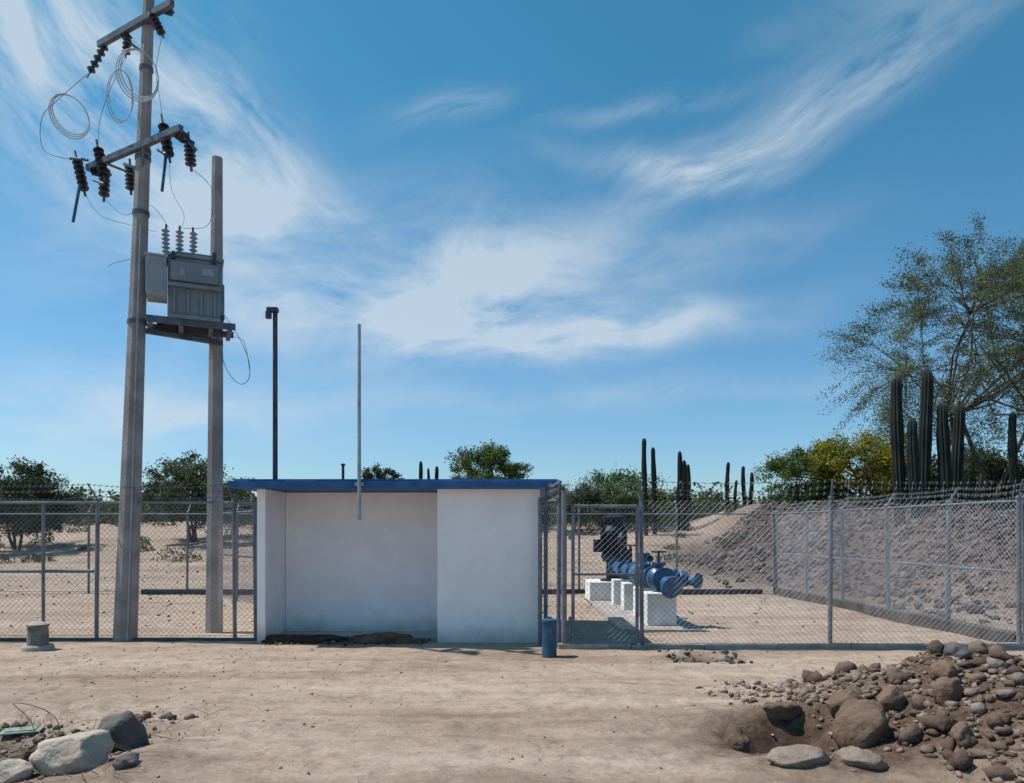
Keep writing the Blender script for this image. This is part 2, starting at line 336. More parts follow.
# ---------------------------------------------------------------- building
def wallmat():
    m,nt,b=node_mat('whitewashed_plaster'); n=nt.nodes; l=nt.links
    tc=n.new('ShaderNodeTexCoord'); s=n.new('ShaderNodeSeparateXYZ'); l.new(tc.outputs['Object'],s.inputs[0])
    a=n.new('ShaderNodeTexNoise'); a.inputs['Scale'].default_value=2.2; a.inputs['Detail'].default_value=7; a.inputs['Roughness'].default_value=.65; l.new(tc.outputs['Object'],a.inputs['Vector'])
    r=n.new('ShaderNodeValToRGB'); r.color_ramp.elements[0].position=.3; r.color_ramp.elements[0].color=(.84,.79,.79,1); r.color_ramp.elements[1].position=.65; r.color_ramp.elements[1].color=(.92,.88,.88,1); l.new(a.outputs['Fac'],r.inputs[0])
    k=n.new('ShaderNodeMath'); k.operation='MULTIPLY_ADD'; l.new(a.outputs['Fac'],k.inputs[0]); k.inputs[1].default_value=-.8; l.new(s.outputs[2],k.inputs[2])
    mr=n.new('ShaderNodeMapRange'); mr.inputs[1].default_value=-.40; mr.inputs[2].default_value=-.12; mr.inputs[3].default_value=.65; mr.inputs[4].default_value=0; l.new(k.outputs[0],mr.inputs[0])
    x=n.new('ShaderNodeMix'); x.data_type='RGBA'; l.new(mr.outputs[0],x.inputs[0]); l.new(r.outputs[0],x.inputs[6]); x.inputs[7].default_value=(.42,.34,.28,1)
    l.new(x.outputs[2],b.inputs['Base Color']); b.inputs['Roughness'].default_value=.85; b.inputs['Specular IOR Level'].default_value=.15
    a2=n.new('ShaderNodeTexNoise'); a2.inputs['Scale'].default_value=14; a2.inputs['Detail'].default_value=7; l.new(tc.outputs['Object'],a2.inputs['Vector'])
    bp=n.new('ShaderNodeBump'); bp.inputs['Strength'].default_value=.35; bp.inputs['Distance'].default_value=.02; l.new(a2.outputs['Fac'],bp.inputs['Height']); l.new(bp.outputs['Normal'],b.inputs['Normal'])
    return m
PL=wallmat()
BLU=mat('blue_roof_paint',(.03,.13,.33),(.02,.09,.24),scale=6,rough=.6)
RFT=mat('roof_concrete',(.45,.44,.42),(.35,.34,.33),scale=2)
GALV=mat('galvanised_steel',(.38,.40,.43),(.26,.27,.30),scale=8,rough=.5,metal=.3)
DKS=mat('dark_steel',(.07,.08,.10),(.035,.04,.05),scale=8,rough=.5,metal=.3)
house=empty('pump_house')
def wbox(name,x0,x1,y0,y1,z0,z1,m=PL,bev=.008,par=house):
    return MB().box(((x0+x1)/2,(y0+y1)/2,(z0+z1)/2),(x1-x0,y1-y0,z1-z0)).obj(name,m,par,bevel=bev)
ZW=2.185
wbox('side_wall',-3.62,-3.50,10.5,13.1,-.1,ZW)
wbox('alcove_back_wall',-3.497,-1.063,11.42,11.55,-.1,ZW-.003)
wbox('front_block',-1.06,.40,10.5,13.1,-.1,ZW)
wbox('rear_wall',-3.497,-1.063,12.95,13.09,-.1,ZW-.003)
wbox('alcove_floor',-3.497,-1.063,10.85,11.417,-.1,.035,RFT)
wbox('roof_slab',-3.93,.69,10.26,13.3,ZW+.003,2.285,BLU,.006)
wbox('roof_top',-3.88,.64,10.31,13.25,2.288,2.31,BLU,.004)
m1=MB().lathe((-3.44,10.75,2.31),(-3.44,10.75,4.80),[(0,.036),(1,.034)],10); m1.box((-3.47,10.73,4.79),(.15,.10,.06)); m1.tube((-3.52,10.70,4.66),(-3.52,10.70,4.76),.045,n=10)
m1.obj('service_mast',DKS,house)
m2=MB().tube((-2.11,10.22,1.74),(-2.11,10.22,4.44),.026,.022,10); m2.box((-2.11,10.235,2.235),(.12,.05,.05))
m2.obj('conduit_mast',GALV,house)
MB().tube((-2.42,10.6,2.31),(-2.42,10.6,2.52),.02,n=8).tube((-2.42,10.6,2.52),(-2.42,10.6,2.55),.03,n=8).obj('vent_stub',DKS,house)
P,R=scat(300,(-3.45,-1.2),(10.28,10.82),.008,.05,p=2)
RED=rockmat('red_brick_rubble',(.09,.04,.03),(.20,.085,.05),(.34,.20,.13))
rocks('brick_rubble',P,R,RED)
def lump(name,x,y,rx,ry,rz,m,seed):
    boulder(name,on(x,y,0),(rx,ry,rz),0,m,seed,.25,0)
DRK=mat('dark_soil',(.11,.04,.025),(.035,.017,.013),scale=7,bump=.6,bscale=30)  # very dark red-brown for the left heap
REDS=mat('red_soil',(.24,.11,.065),(.10,.04,.027),scale=7,bump=.6,bscale=30)
lump('soil_heap',-2.95,10.60,.62,.20,.10,DRK,1.3); lump('soil_heap',-1.85,10.56,.48,.17,.14,REDS,4.1)
# ---------------------------------------------------------------- fences
WIRE=mat('fence_wire',(.22,.235,.265),(.14,.15,.175),scale=3,rough=.5,metal=.2)
POST=mat('fence_post_steel',(.22,.235,.265),(.13,.14,.165),scale=5,rough=.5,metal=.3)
RUST=mat('barbed_wire_steel',(.18,.19,.21),(.10,.105,.11),scale=5,rough=.6,metal=.3)
def fence(A,B,n_posts,h=2.0,mid=False,barb=True,wr=.0021,pr=.03,pitch=.078,arm=(0,-.18),postset=None,top=True,skip=()):
    e=empty('chain_link_fence'); A=Vector((*A,0));B=Vector((*B,0)); Ln=(B-A).length; d=(B-A)/Ln; nrm=Vector((-d.y,d.x,0))
    mb=MB(); z0=.05; Hh=h-z0
    c=-Hh
    while c<Ln:
        v0=max(0,-c); v1=min(Hh,Ln-c)
        if v1>v0+.02:
            mb.fwire(A+d*(c+v0)+Vector((0,0,z0+v0))+nrm*.003,A+d*(c+v1)+Vector((0,0,z0+v1))+nrm*.003,wr)
            mb.fwire(A+d*(Ln-c-v0)+Vector((0,0,z0+v0))-nrm*.003,A+d*(Ln-c-v1)+Vector((0,0,z0+v1))-nrm*.003,wr)
        c+=pitch
    mb.obj('mesh_panel',WIRE,e)
    pb=MB(); ts=postset if postset else [i/(n_posts-1)*Ln for i in range(n_posts)]
    tops=[]
    for t_ in ts:
        p=A+d*t_+nrm*.035; gz=float(H(p.x,p.y))-.1
        lx=random.uniform(-.03,.03)
        q=p+Vector((lx,0,h+.03)); pb.tube(p+Vector((0,0,gz)),q,pr,n=10)
        pb.lathe(q,q+Vector((0,0,.04)),[(0,pr*1.25),(.5,pr*1.2),(1,pr*.4)],10)
        if barb:
            a=q+Vector((arm[0],arm[1],.24)); pb.tube(q,a,.016,.012,6); tops.append((q,a))
    if top: pb.tube(A+Vector((0,0,h)),B+Vector((0,0,h)),.019,n=8)
    if mid: pb.tube(A+Vector((0,0,1.02))+nrm*.03,B+Vector((0,0,1.02))+nrm*.03,.022,n=8)
    pb.obj('posts',POST,e)
    wb=MB(); wb.tube(A+Vector((0,0,z0+.02)),B+Vector((0,0,z0+.02)),.004,n=4)
    if barb:
        for k in (.25,.6,.95):
            pts=[]
            for i in range(len(tops)-1):
                p0=tops[i][0].lerp(tops[i][1],k); p1=tops[i+1][0].lerp(tops[i+1][1],k)
                sg=random.uniform(.02,.07)
                for j in range(8):
                    s_=j/8; pts.append(p0.lerp(p1,s_)-Vector((0,0,4*sg*s_*(1-s_)+random.uniform(-.006,.006))))
            pts.append(tops[-1][0].lerp(tops[-1][1],k)); wb.path(pts,.0035,4)
            for i in range(len(pts)-1):
                for s_ in (0.1,.4,.7):
                    q=pts[i].lerp(pts[i+1],s_); wb.tube(q-Vector((.012,.01,.022)),q+Vector((.012,.01,.022)),.0028,n=3)
                    wb.tube(q-Vector((-.016,.01,.016)),q+Vector((-.016,.01,.016)),.0028,n=3)
    wb.obj('barbed_wire',RUST,e)
    return e
YL=10.72
xl=lambda px,D:(px-512)/FPX*D
f=fence((-11.5,YL),(-3.66,YL),0,postset=[.3,2.1,xl(-30,YL)+11.5,xl(95,YL)+11.5,xl(234,YL)+11.5,7.78],arm=(-.06,-.16))
MB().tube((-11.2,YL+.02,1.0),(xl(93,YL),YL+.02,1.0),.024,n=8).tube((xl(42,YL),YL+.03,0),(xl(42,YL),YL+.03,1.98),.024,n=8).obj('panel_rail',POST,f)
fence((-7.4,18.2),(-3.9,13.6),4,mid=True,pr=.03,arm=(0,.16))
fence((-13.0,18.4),(6.57,18.5),9,mid=False,pr=.03,arm=(0,.16),pitch=.09)
YR=9.98
fence((.43,10.45),(.62,YR),2,postset=[.03,.45],arm=(0,-.1))
fence((xl(641,YR),YR),(9.0,YR),0,postset=[0.02,xl(831,YR)-xl(641,YR),xl(1021,YR)-xl(641,YR),xl(1021,YR)-xl(641,YR)+2.55],arm=(-.05,-.16),top=False)
fence((6.57,18.5),(6.95,10.05),6,mid=True,pr=.038,arm=(.14,0),wr=.0024)
g=empty('pedestrian_gate')
gx0,gx1=xl(573,YR),xl(637,YR)
gb=MB()
for x in (gx0,gx1): gb.tube((x,YR,.08),(x,YR,1.92),.024,n=10)
for z in (.08,1.92): gb.tube((gx0,YR,z),(gx1,YR,z),.024,n=10)
gb.tube((gx0,YR+.01,1.0),(gx1,YR+.01,1.0),.015,n=8)
for z in(.4,1.5): gb.box((gx0-.03,YR,z),(.06,.05,.06))
gb.box((gx1+.02,YR-.02,1.05),(.10,.06,.05))
gb.tube((xl(564,YR),YR,-.1),(xl(564,YR),YR,2.12),.038,n=12); gb.tube((xl(541,YR)+.0,10.3,-.1),(xl(541,YR),10.3,2.05),.03,n=12)
gb.obj('frame',POST,g)
gm_=MB(); Wd=gx1-gx0; Hh=1.84; c=-Hh
while c<Wd:
    v0=max(0,-c); v1=min(Hh,Wd-c)
    if v1>v0+.02:
        gm_.fwire((gx0+c+v0,YR+.003,.08+v0),(gx0+c+v1,YR+.003,.08+v1),.0021)
        gm_.fwire((gx1-c-v0,YR-.003,.08+v0),(gx1-c-v1,YR-.003,.08+v1),.0021)
    c+=.078
gm_.obj('mesh_panel',WIRE,g)
gw=MB()
for k in range(3): gw.path([Vector((xl(545,YR)+(xl(641,YR)-xl(545,YR))*i/8,YR-.05*k,2.06+.08*k-.03*math.sin(i/8*3.14))) for i in range(9)],.0035,4)
gw.path([Vector((xl(548,YR)+i*.0085,YR-.05+.09*math.cos(i*.42),2.14+.09*math.sin(i*.42))) for i in range(150)],.003,4)
gw.obj('barbed_wire',RUST,g)
CONC=mat('kerb_concrete',(.42,.38,.34),(.28,.245,.215),scale=5,bump=.4)
DCONC=mat('dark_concrete',(.12,.11,.105),(.06,.055,.055),scale=3,bump=.4)  # dark kerb colour; along the side fence it stands for shadow
kb=MB()
x=.62
while x<9: kb.box((x+.49,YR+.02,-.02+random.uniform(-.01,.008)),(.975,.14,.17),random.uniform(-.01,.01)); x+=.985
kb.obj('kerb',CONC,None,bevel=.012)
kb=MB(); kb.box((-7.6,YL+.02,-.03),(7.9,.12,.13)); kb.obj('kerb',DCONC,None,bevel=.012)
kb=MB(); kb.box((6.78,14.3,.05),(.16,8.3,.26),math.atan2(.38,8.45)); kb.obj('kerb',DCONC,None,bevel=.012)  # side fence kerb, its dark colour also paints the fence's shadow on the ground
kb=MB(); kb.box((-1.5,18.5,.03),(15.5,.14,.18)); kb.obj('kerb',DCONC,None,bevel=.012)
# ---------------------------------------------------------------- poles + transformer
PC=mat('pole_concrete',(.33,.31,.305),(.22,.205,.20),scale=3,bump=.3,bscale=30)
PORC=mat('insulator_porcelain',(.035,.035,.045),(.02,.02,.027),scale=4,rough=.3,spec=.5)
PORG=mat('grey_porcelain',(.34,.36,.40),(.22,.24,.27),scale=4,rough=.3,spec=.5)
STL=mat('crossarm_steel',(.13,.15,.18),(.07,.08,.10),scale=6,rough=.5,metal=.3)
FUSE=mat('fuse_tube_blue',(.05,.12,.20),(.03,.07,.12),scale=6,rough=.4)
ALW=mat('aluminium_conductor',(.50,.53,.56),(.38,.40,.43),scale=6,rough=.7,metal=0)
BLK=mat('black_cable',(.05,.055,.06),(.03,.03,.035),scale=6,rough=.5)
pole=empty('utility_pole')
p0=Vector((-5.63,10.76,-.2)); p1=Vector((-5.27,10.76,9.6))
MB().lathe(p0,p1,[(0,.172),(.5,.122),(1,.075)],8).obj('shaft',PC,pole)
bands=MB()
def poleat(z): return p0.lerp(p1,(z+.2)/9.8)
def prad(z): return .172-.097*(z+.2)/9.8
for z in(8.94,7.1,7.0,4.62,6.2,8.3): c=poleat(z); bands.lathe(c-Vector((0,0,.03)),c+Vector((0,0,.03)),[(0,prad(z)+.008),(1,prad(z)+.008)],16)
bands.obj('bands',STL,pole)
pole2=empty('utility_pole')
MB().lathe((-4.67,11.6,-.2),(-4.62,11.6,7.43),[(0,.14),(.5,.118),(1,.085)],8).obj('shaft',PC,pole2)
def beam(mb,a,b_,wd,hd):
    a=Vector(a);b_=Vector(b_);d=b_-a; ang=math.atan2(d.y,d.x); c=(a+b_)/2; mb.box(c,(d.length,wd,hd),ang)
ca=MB()
U0=Vector((-6.25,11.20,8.94));U1=Vector((-4.73,10.30,8.94)); beam(ca,U0,U1,.07,.09)
L0=Vector((-6.45,11.25,7.1));L1=Vector((-4.53,10.13,7.1)); beam(ca,L0,L1,.07,.09)
ca.tube(L0.lerp(L1,.2)-Vector((0,0,.03)),poleat(6.72),.018,n=6); ca.tube(L0.lerp(L1,.62)-Vector((0,0,.03)),poleat(6.72),.018,n=6)
ca.tube(U0.lerp(U1,.3)-Vector((0,0,.03)),poleat(8.5),.018,n=6)
ca.obj('crossarms',STL,pole)
ins=MB(); hw=MB(); fu=MB()
def px(a,b_,D): return W(a,b_,D)
for (a,b_) in [((106,44,11.2),(90,72,11.1)),((152,14,10.5),(162,34,10.5)),((160,8,10.5),(172,12,10.5)),((128,34,10.9),(126,54,10.9))]:
    P0=px(*a);P1=px(*b_); ins.skirts(P0,P1,.062,5); hw.tube(P0,P0+(P0-P1)*.25,.015,n=6); hw.tube(P1,P1+(P1-P0)*.2,.012,n=6)
for (a,b_) in [((77,160,11.3),(84,190,11.2)),((98,148,11.1),(104,176,11.0)),((105,168,11.1),(104,196,11.0)),((130,166,10.9),(131,190,10.9)),((163,124,10.5),(169,156,10.4)),((189,140,10.3),(191,166,10.3)),((92,170,11.2),(108,174,11.2)),((176,132,10.3),(184,138,10.2))]:
    P0=px(*a);P1=px(*b_); ins.skirts(P0,P1,.078,6,n=12); hw.tube(P0,P0+(P0-P1)*.3,.016,n=6); hw.tube(P1,P1+(P1-P0)*.2,.02,n=6)
for (a,b_) in [((80,184,11.1),(73,222,11.0)),((166,155,10.4),(162,191,10.3)),((70,158,11.2),(88,160,11.2)),((94,180,11.0),(104,184,10.9)),((158,150,10.4),(166,154,10.3)),((124,164,10.8),(136,168,10.7)),((182,134,10.3),(196,150,10.2))]:
    fu.tube(px(*a),px(*b_),.022,n=8)
ins.obj('insulators',PORC,pole,smooth=False); hw.obj('hardware',STL,pole); fu.obj('fuse_cutouts',FUSE,pole)
co_=MB()
def coil(cx,cy,D,rx,ry,tilt,turns=3,r=.006):
    C=W(cx,cy,D); k=D/FPX; pts=[]
    for i in range(turns*28+1):
        a=i/28*2*math.pi; j=i/28
        x_=rx*k*math.cos(a)*(1-.07*j); z_=ry*k*math.sin(a)*(1-.05*j)+.03*j
        pts.append(C+Vector((x_*math.cos(tilt)-z_*math.sin(tilt), .14*math.cos(a)+.03*j, x_*math.sin(tilt)+z_*math.cos(tilt))))
    co_.path(pts,r,5)
coil(69,117,11.2,15,24,.25,3,.009); coil(137,76,10.5,17,27,.0,3,.009); coil(119,97,10.8,8,27,-.1,2,.008)
def wire(mb,pts,r=.004,n=4):
    P=[W(*p) for p in pts]; P=[P[0]]+P+[P[-1]]; out=[]
    for i in range(1,len(P)-2):
        for j in range(8):
            s_=j/8; a,b_,c_,d_=P[i-1],P[i],P[i+1],P[i+2]
            out.append(.5*((2*b_)+(c_-a)*s_+(2*a-5*b_+4*c_-d_)*s_*s_+(3*b_-a-3*c_+d_)*s_**3))
    out.append(P[-2]); mb.path(out,r,n)
co_.obj('conductor_coils',ALW,pole,smooth=True)
wr=MB()
wire(wr,[(90,72,11.1),(60,98,11.1),(42,118,11.1),(44,150,11.1),(72,160,11.2)])
wire(wr,[(84,192,11.1),(100,215,11.1),(130,225,11.1),(157,232,11.1)],.0035)
wire(wr,[(104,198,11.0),(125,215,11.0),(150,205,11.0),(169,228,11.1)],.0035)
wire(wr,[(191,168,10.3),(212,190,10.6),(208,225,10.9),(181,228,11.1)],.0035)
wire(wr,[(169,158,10.4),(172,190,10.6),(184,215,10.8),(181,228,11.1)],.003)
wire(wr,[(126,56,10.9),(110,90,10.8),(100,120,10.9),(98,146,11.1)],.0035)
wire(wr,[(162,36,10.5),(156,70,10.4),(160,100,10.4),(163,122,10.5)],.0035)
wire(wr,[(136,258,10.9),(118,262,10.8),(108,266,10.8)],.003)
wire(wr,[(222,312,11.2),(236,332,11.2),(248,358,11.2),(249,378,11.2),(240,384,11.2),(228,372,11.3),(220,350,11.4)],.005)
wire(wr,[(222,325,11.2),(232,336,11.2),(244,342,11.2),(250,372,11.2)],.004)
wr.obj('jumper_wires',BLK,pole)
MB().tube(poleat(.0)+Vector((.10,-.14,0)),poleat(6)+Vector((.06,-.115,0)),.012,n=6).obj('down_lead',GALV,pole)
TG=mat('transformer_grey_paint',(.20,.245,.275),(.15,.185,.21),scale=3,rough=.5)
TGL=mat('transformer_light_panel',(.28,.325,.36),(.22,.26,.29),scale=3,rough=.5)
tr=empty('power_transformer')
tr.location=(-4.80,10.98,4.66); tr.rotation_euler=(0,0,math.radians(24))
t_=MB(); t_.box((.08,0,.45),(.72,.48,.88)); t_.box((.08,0,.915),(.80,.56,.045)); t_.box((.08,0,.97),(.50,.34,.07))
t_.obj('tank',TG,tr,bevel=.014)
t_=MB()
for i in range(4): t_.box((-.19+i*.18,-.262,.24),(.03,.045,.36))
for i in range(12): t_.box((-.23+i*.056,.27,.24),(.022,.06,.36))
t_.box((.08,-.275,.02),(.70,.08,.05)); t_.box((.08,-.28,.47),(.72,.09,.05)); t_.box((.08,-.262,.68),(.64,.05,.28))
for i in range(4): t_.box((.465,-.16+i*.10,.34),(.05,.03,.5))
t_.obj('stiffener_ribs',TG,tr,bevel=.005)
t_=MB(); t_.box((-.42,-.12,.56),(.26,.40,.56)); t_.box((-.42,-.12,.855),(.30,.44,.03)); t_.box((-.555,-.12,.56),(.012,.30,.44)); t_.box((-.42,-.326,.56),(.18,.012,.42)); t_.obj('terminal_box',TGL,tr,bevel=.012)
t_=MB(); t_.box((.26,-.294,.70),(.16,.012,.10)); t_.box((-.08,-.294,.66),(.07,.012,.10)); t_.obj('nameplate',TGL,tr)
t_=MB()
for i,(x,y) in enumerate([(-.30,.02),(-.12,.0),(.06,-.02)]): t_.skirts((x,y,.93),(x+.01*(i-1),y,1.36),.058,7)
for i in range(3): t_.skirts((.12+.12*i,.2,.93),(.12+.12*i,.2,1.09),.04,3)
t_.obj('bushings',PORG,tr)
t_=MB()
for i,(x,y) in enumerate([(-.30,.02),(-.12,.0),(.06,-.02)]): t_.tube((x,y,1.36),(x,y,1.43),.015,n=6)
for x in(-.2,.34): t_.box((x,-.26,.90),(.05,.08,.1))
t_.tube((.46,-.2,.1),(.46,-.3,.05),.03,n=8); t_.tube((.35,-.24,.93),(.35,-.24,1.02),.03,n=10)
t_.obj('terminals',DKS,tr)
t_=MB()
t_.box((.04,-.24,-.04),(1.20,.05,.09)); t_.box((.04,.25,-.04),(1.20,.05,.09))
for x in(-.5,-.1,.3,.56): t_.box((x,.0,-.105),(.06,.62,.04))
t_.box((.02,.02,.006),(.9,.42,.012))
t_.obj('platform',STL,tr)
bk=MB(); beam(bk,(-5.36,10.92,4.56),(-4.66,11.55,4.56),.07,.09); beam(bk,(-5.46,10.68,4.50),(-4.50,11.5,4.50),.05,.07); bk.obj('support_beam',STL,pole2)
# ---------------------------------------------------------------- pump
PB=mat('pump_blue_paint',(.03,.13,.27),(.015,.07,.16),scale=7,rough=.4,spec=.5)
PN=mat('pump_navy_paint',(.008,.014,.03),(.004,.007,.015),scale=7,rough=.5,spec=.4)
PWC=mat('white_pedestal',(.84,.83,.82),(.68,.66,.63),scale=5,bump=.3)
pump=empty('well_pump')
pd=MB()
pd.box((2.42,12.15,.27),(.48,.42,.62)); pd.box((2.40,13.4,.27),(.36,.34,.60)); pd.box((2.34,14.5,.27),(.36,.4,.60)); pd.box((2.28,15.5,.27),(.36,.34,.60)); pd.box((2.2,16.7,.20),(1.0,1.0,.52))
pd.obj('pedestals',PWC,pump,bevel=.015)
MB().box((2.35,14.3,.0),(1.3,5.6,.11)).obj('slab',CONC,pump,bevel=.01)
def flange(mb,c,ax,r,th=.035,bolts=8):
    c=Vector(c); a,u,v=basis(ax); mb.tube(c-a*th/2,c+a*th/2,r,n=24)
    for i in range(bolts):
        an=i/bolts*6.283; q=c+(u*math.cos(an)+v*math.sin(an))*r*.82; mb.tube(q-a*(th*.9),q+a*(th*.9),r*.08,n=6)
pp=MB(); zc=.80; xa=2.44
pp.lathe((xa,11.85,zc),(2.24,16.3,zc),[(0,.12),(1,.12)],20)
for y in(11.83,12.45,12.52,13.1,13.18,14.0,14.08,14.9,15.9): flange(pp,(xa-(y-11.85)*.04,y,zc),(0,1,0),.20)
pp.lathe((xa-.01,12.1,zc),(xa-.02,12.42,zc),[(0,.12),(.3,.19),(.7,.19),(1,.12)],20)
pp.lathe((xa-.05,13.18,zc),(xa-.08,13.95,zc),[(0,.13),(.2,.21),(.7,.22),(1,.13)],20)
pp.tube((xa-.06,13.5,zc),(xa-.06,13.5,zc+.36),.09,n=14); flange(pp,(xa-.06,13.5,zc+.36),(0,0,1),.14)
pp.tube((xa-.01,12.26,zc),(xa-.01,12.26,zc+.24),.08,n=14); flange(pp,(xa-.01,12.26,zc+.24),(0,0,1),.12)
pp.lathe((xa,12.25,zc),(xa+.42,12.3,zc),[(0,.095),(1,.095)],16); flange(pp,(xa+.2,12.27,zc),(1,0,0),.16); flange(pp,(xa+.28,12.27,zc),(1,0,0),.16)
pp.lathe((xa+.3,12.29,zc),(xa+.46,12.22,zc-.02),[(0,.11),(.5,.15),(1,.11)],16)
pp.lathe((xa+.40,12.29,zc-.05),(xa+.58,12.1,zc-.03),[(0,.08),(1,.08)],14); flange(pp,(xa+.59,12.09,zc-.03),(.6,-.7,0),.13)
pp.lathe((xa+.0,11.95,zc-.02),(xa+.08,11.7,zc-.10),[(0,.12),(.6,.13),(1,.13)],18); flange(pp,(xa+.085,11.69,zc-.105),(.3,-.9,-.3),.185,.04)
pp.obj('discharge_pipe',PB,pump)
mo=MB(); mx_,my_=2.28,16.6
mo.lathe((mx_,my_,.46),(mx_,my_,.95),[(0,.30),(.08,.30),(.1,.17),(.85,.17),(.9,.25),(1,.25)],24)
mo.lathe((mx_,my_,.95),(mx_,my_,1.70),[(0,.26),(.04,.29),(.25,.25),(.7,.25),(.75,.30),(.85,.30),(1,.24)],24)
mo.lathe((mx_,my_,1.70),(mx_,my_,1.93),[(0,.21),(.5,.22),(.6,.26),(.85,.26),(1,.10)],24)
for i in range(20):
    an=i/20*6.283; mo.box((mx_+.27*math.cos(an),my_+.27*math.sin(an),1.32),(.06,.012,.40),an)
mo.box((mx_-.36,my_-.1,1.25),(.20,.22,.28)); mo.box((mx_+.29,my_-.2,1.0),(.16,.16,.34)); mo.box((mx_-.30,my_-.1,1.72),(.14,.14,.12))
mo.lathe((mx_,my_-.15,.78),(2.26,16.1,.80),[(0,.14),(1,.13)],16)
mo.obj('vertical_motor',PN,pump)
hwm=MB()
def wheel(c,r):
    c=Vector(c); pts=[c+Vector((math.cos(i/20*6.283)*r,math.sin(i/20*6.283)*r,0)) for i in range(21)]; hwm.path(pts,.014,6)
    for i in range(4): hwm.tube(c,pts[i*5],.01,n=5)
wheel((xa-.01,12.26,zc+.44),.12); hwm.tube((xa-.01,12.26,zc+.2),(xa-.01,12.26,zc+.46),.018,n=8)
wheel((xa-.12,14.5,zc+.5),.14); hwm.tube((xa-.12,14.5,zc),(xa-.12,14.5,zc+.51),.03,n=8)
hwm.tube((xa-.16,15.3,zc),(xa-.16,15.3,zc+.55),.05,n=10); hwm.lathe((xa-.16,15.3,zc+.5),(xa-.16,15.3,zc+.75),[(0,.09),(.6,.11),(1,.05)],14)
hwm.tube((xa-.02,13.0,zc),(xa-.02,13.0,zc+.25),.012,n=6); hwm.tube((xa-.02,12.96,zc+.3),(xa-.02,13.0,zc+.3),.06,n=16)
hwm.obj('valve_handwheels',PN,pump)
# ---------------------------------------------------------------- small props
bx,by=.475,9.42
vb=empty('valve_box')
q=MB(); q.lathe((bx,by,-.05),(bx,by,.46),[(0,.094),(.94,.094),(.945,.104),(1,.104)],20); q.obj('casing',mat('valve_box_blue',(.035,.11,.17),(.02,.06,.10),scale=9,rough=.5),vb)
q=MB(); q.lathe((bx,by,.44),(bx,by,.475),[(0,.085),(.6,.085),(1,.05)],18); q.box((bx,by,.485),(.06,.02,.025)); q.box((bx,by-.1,.33),(.05,.02,.08)); q.obj('lid',PB,vb)
cb=empty('concrete_ground_box')
c0=on(xl(38,9.9),9.9)
q=MB(); q.lathe((c0[0],c0[1],-.05),(c0[0],c0[1],.07),[(0,.20),(.8,.19),(1,.17)],20); q.obj('base',CONC,cb)
q=MB(); q.lathe((c0[0],c0[1],.07),(c0[0],c0[1],.34),[(0,.13),(.9,.12),(.93,.14),(1,.135)],20); q.obj('drum',mat('weathered_concrete',(.22,.21,.205),(.12,.115,.11),scale=9,bump=.4),cb)
MB().lathe((c0[0],c0[1],.34),(c0[0],c0[1],.37),[(0,.12),(1,.07)],18).obj('cap',CONC,cb)
pc=on(-4.12,6.22,.03)
q=MB(); q.box(pc,(.30,.20,.012),.35); q.box((pc[0],pc[1],pc[2]+.011),(.22,.13,.008),.35); o=q.obj('metal_plate',mat('faded_green_paint',(.26,.33,.27),(.17,.22,.18),scale=12),None,bevel=.003)
q=MB(); zz=float(H(-4,6.1)); pts=[]
for i in range(40):
    s_=i/39; pts.append(Vector((-3.98-.10*math.sin(s_*5.2)+.12*s_,6.05+.12*math.cos(s_*6),zz+.05+.30*math.sin(s_*3.14)**.8)))
q.path(pts,.0035,5); q.obj('loose_wire',mat('faded_hose',(.18,.24,.20),(.11,.15,.13),scale=9))
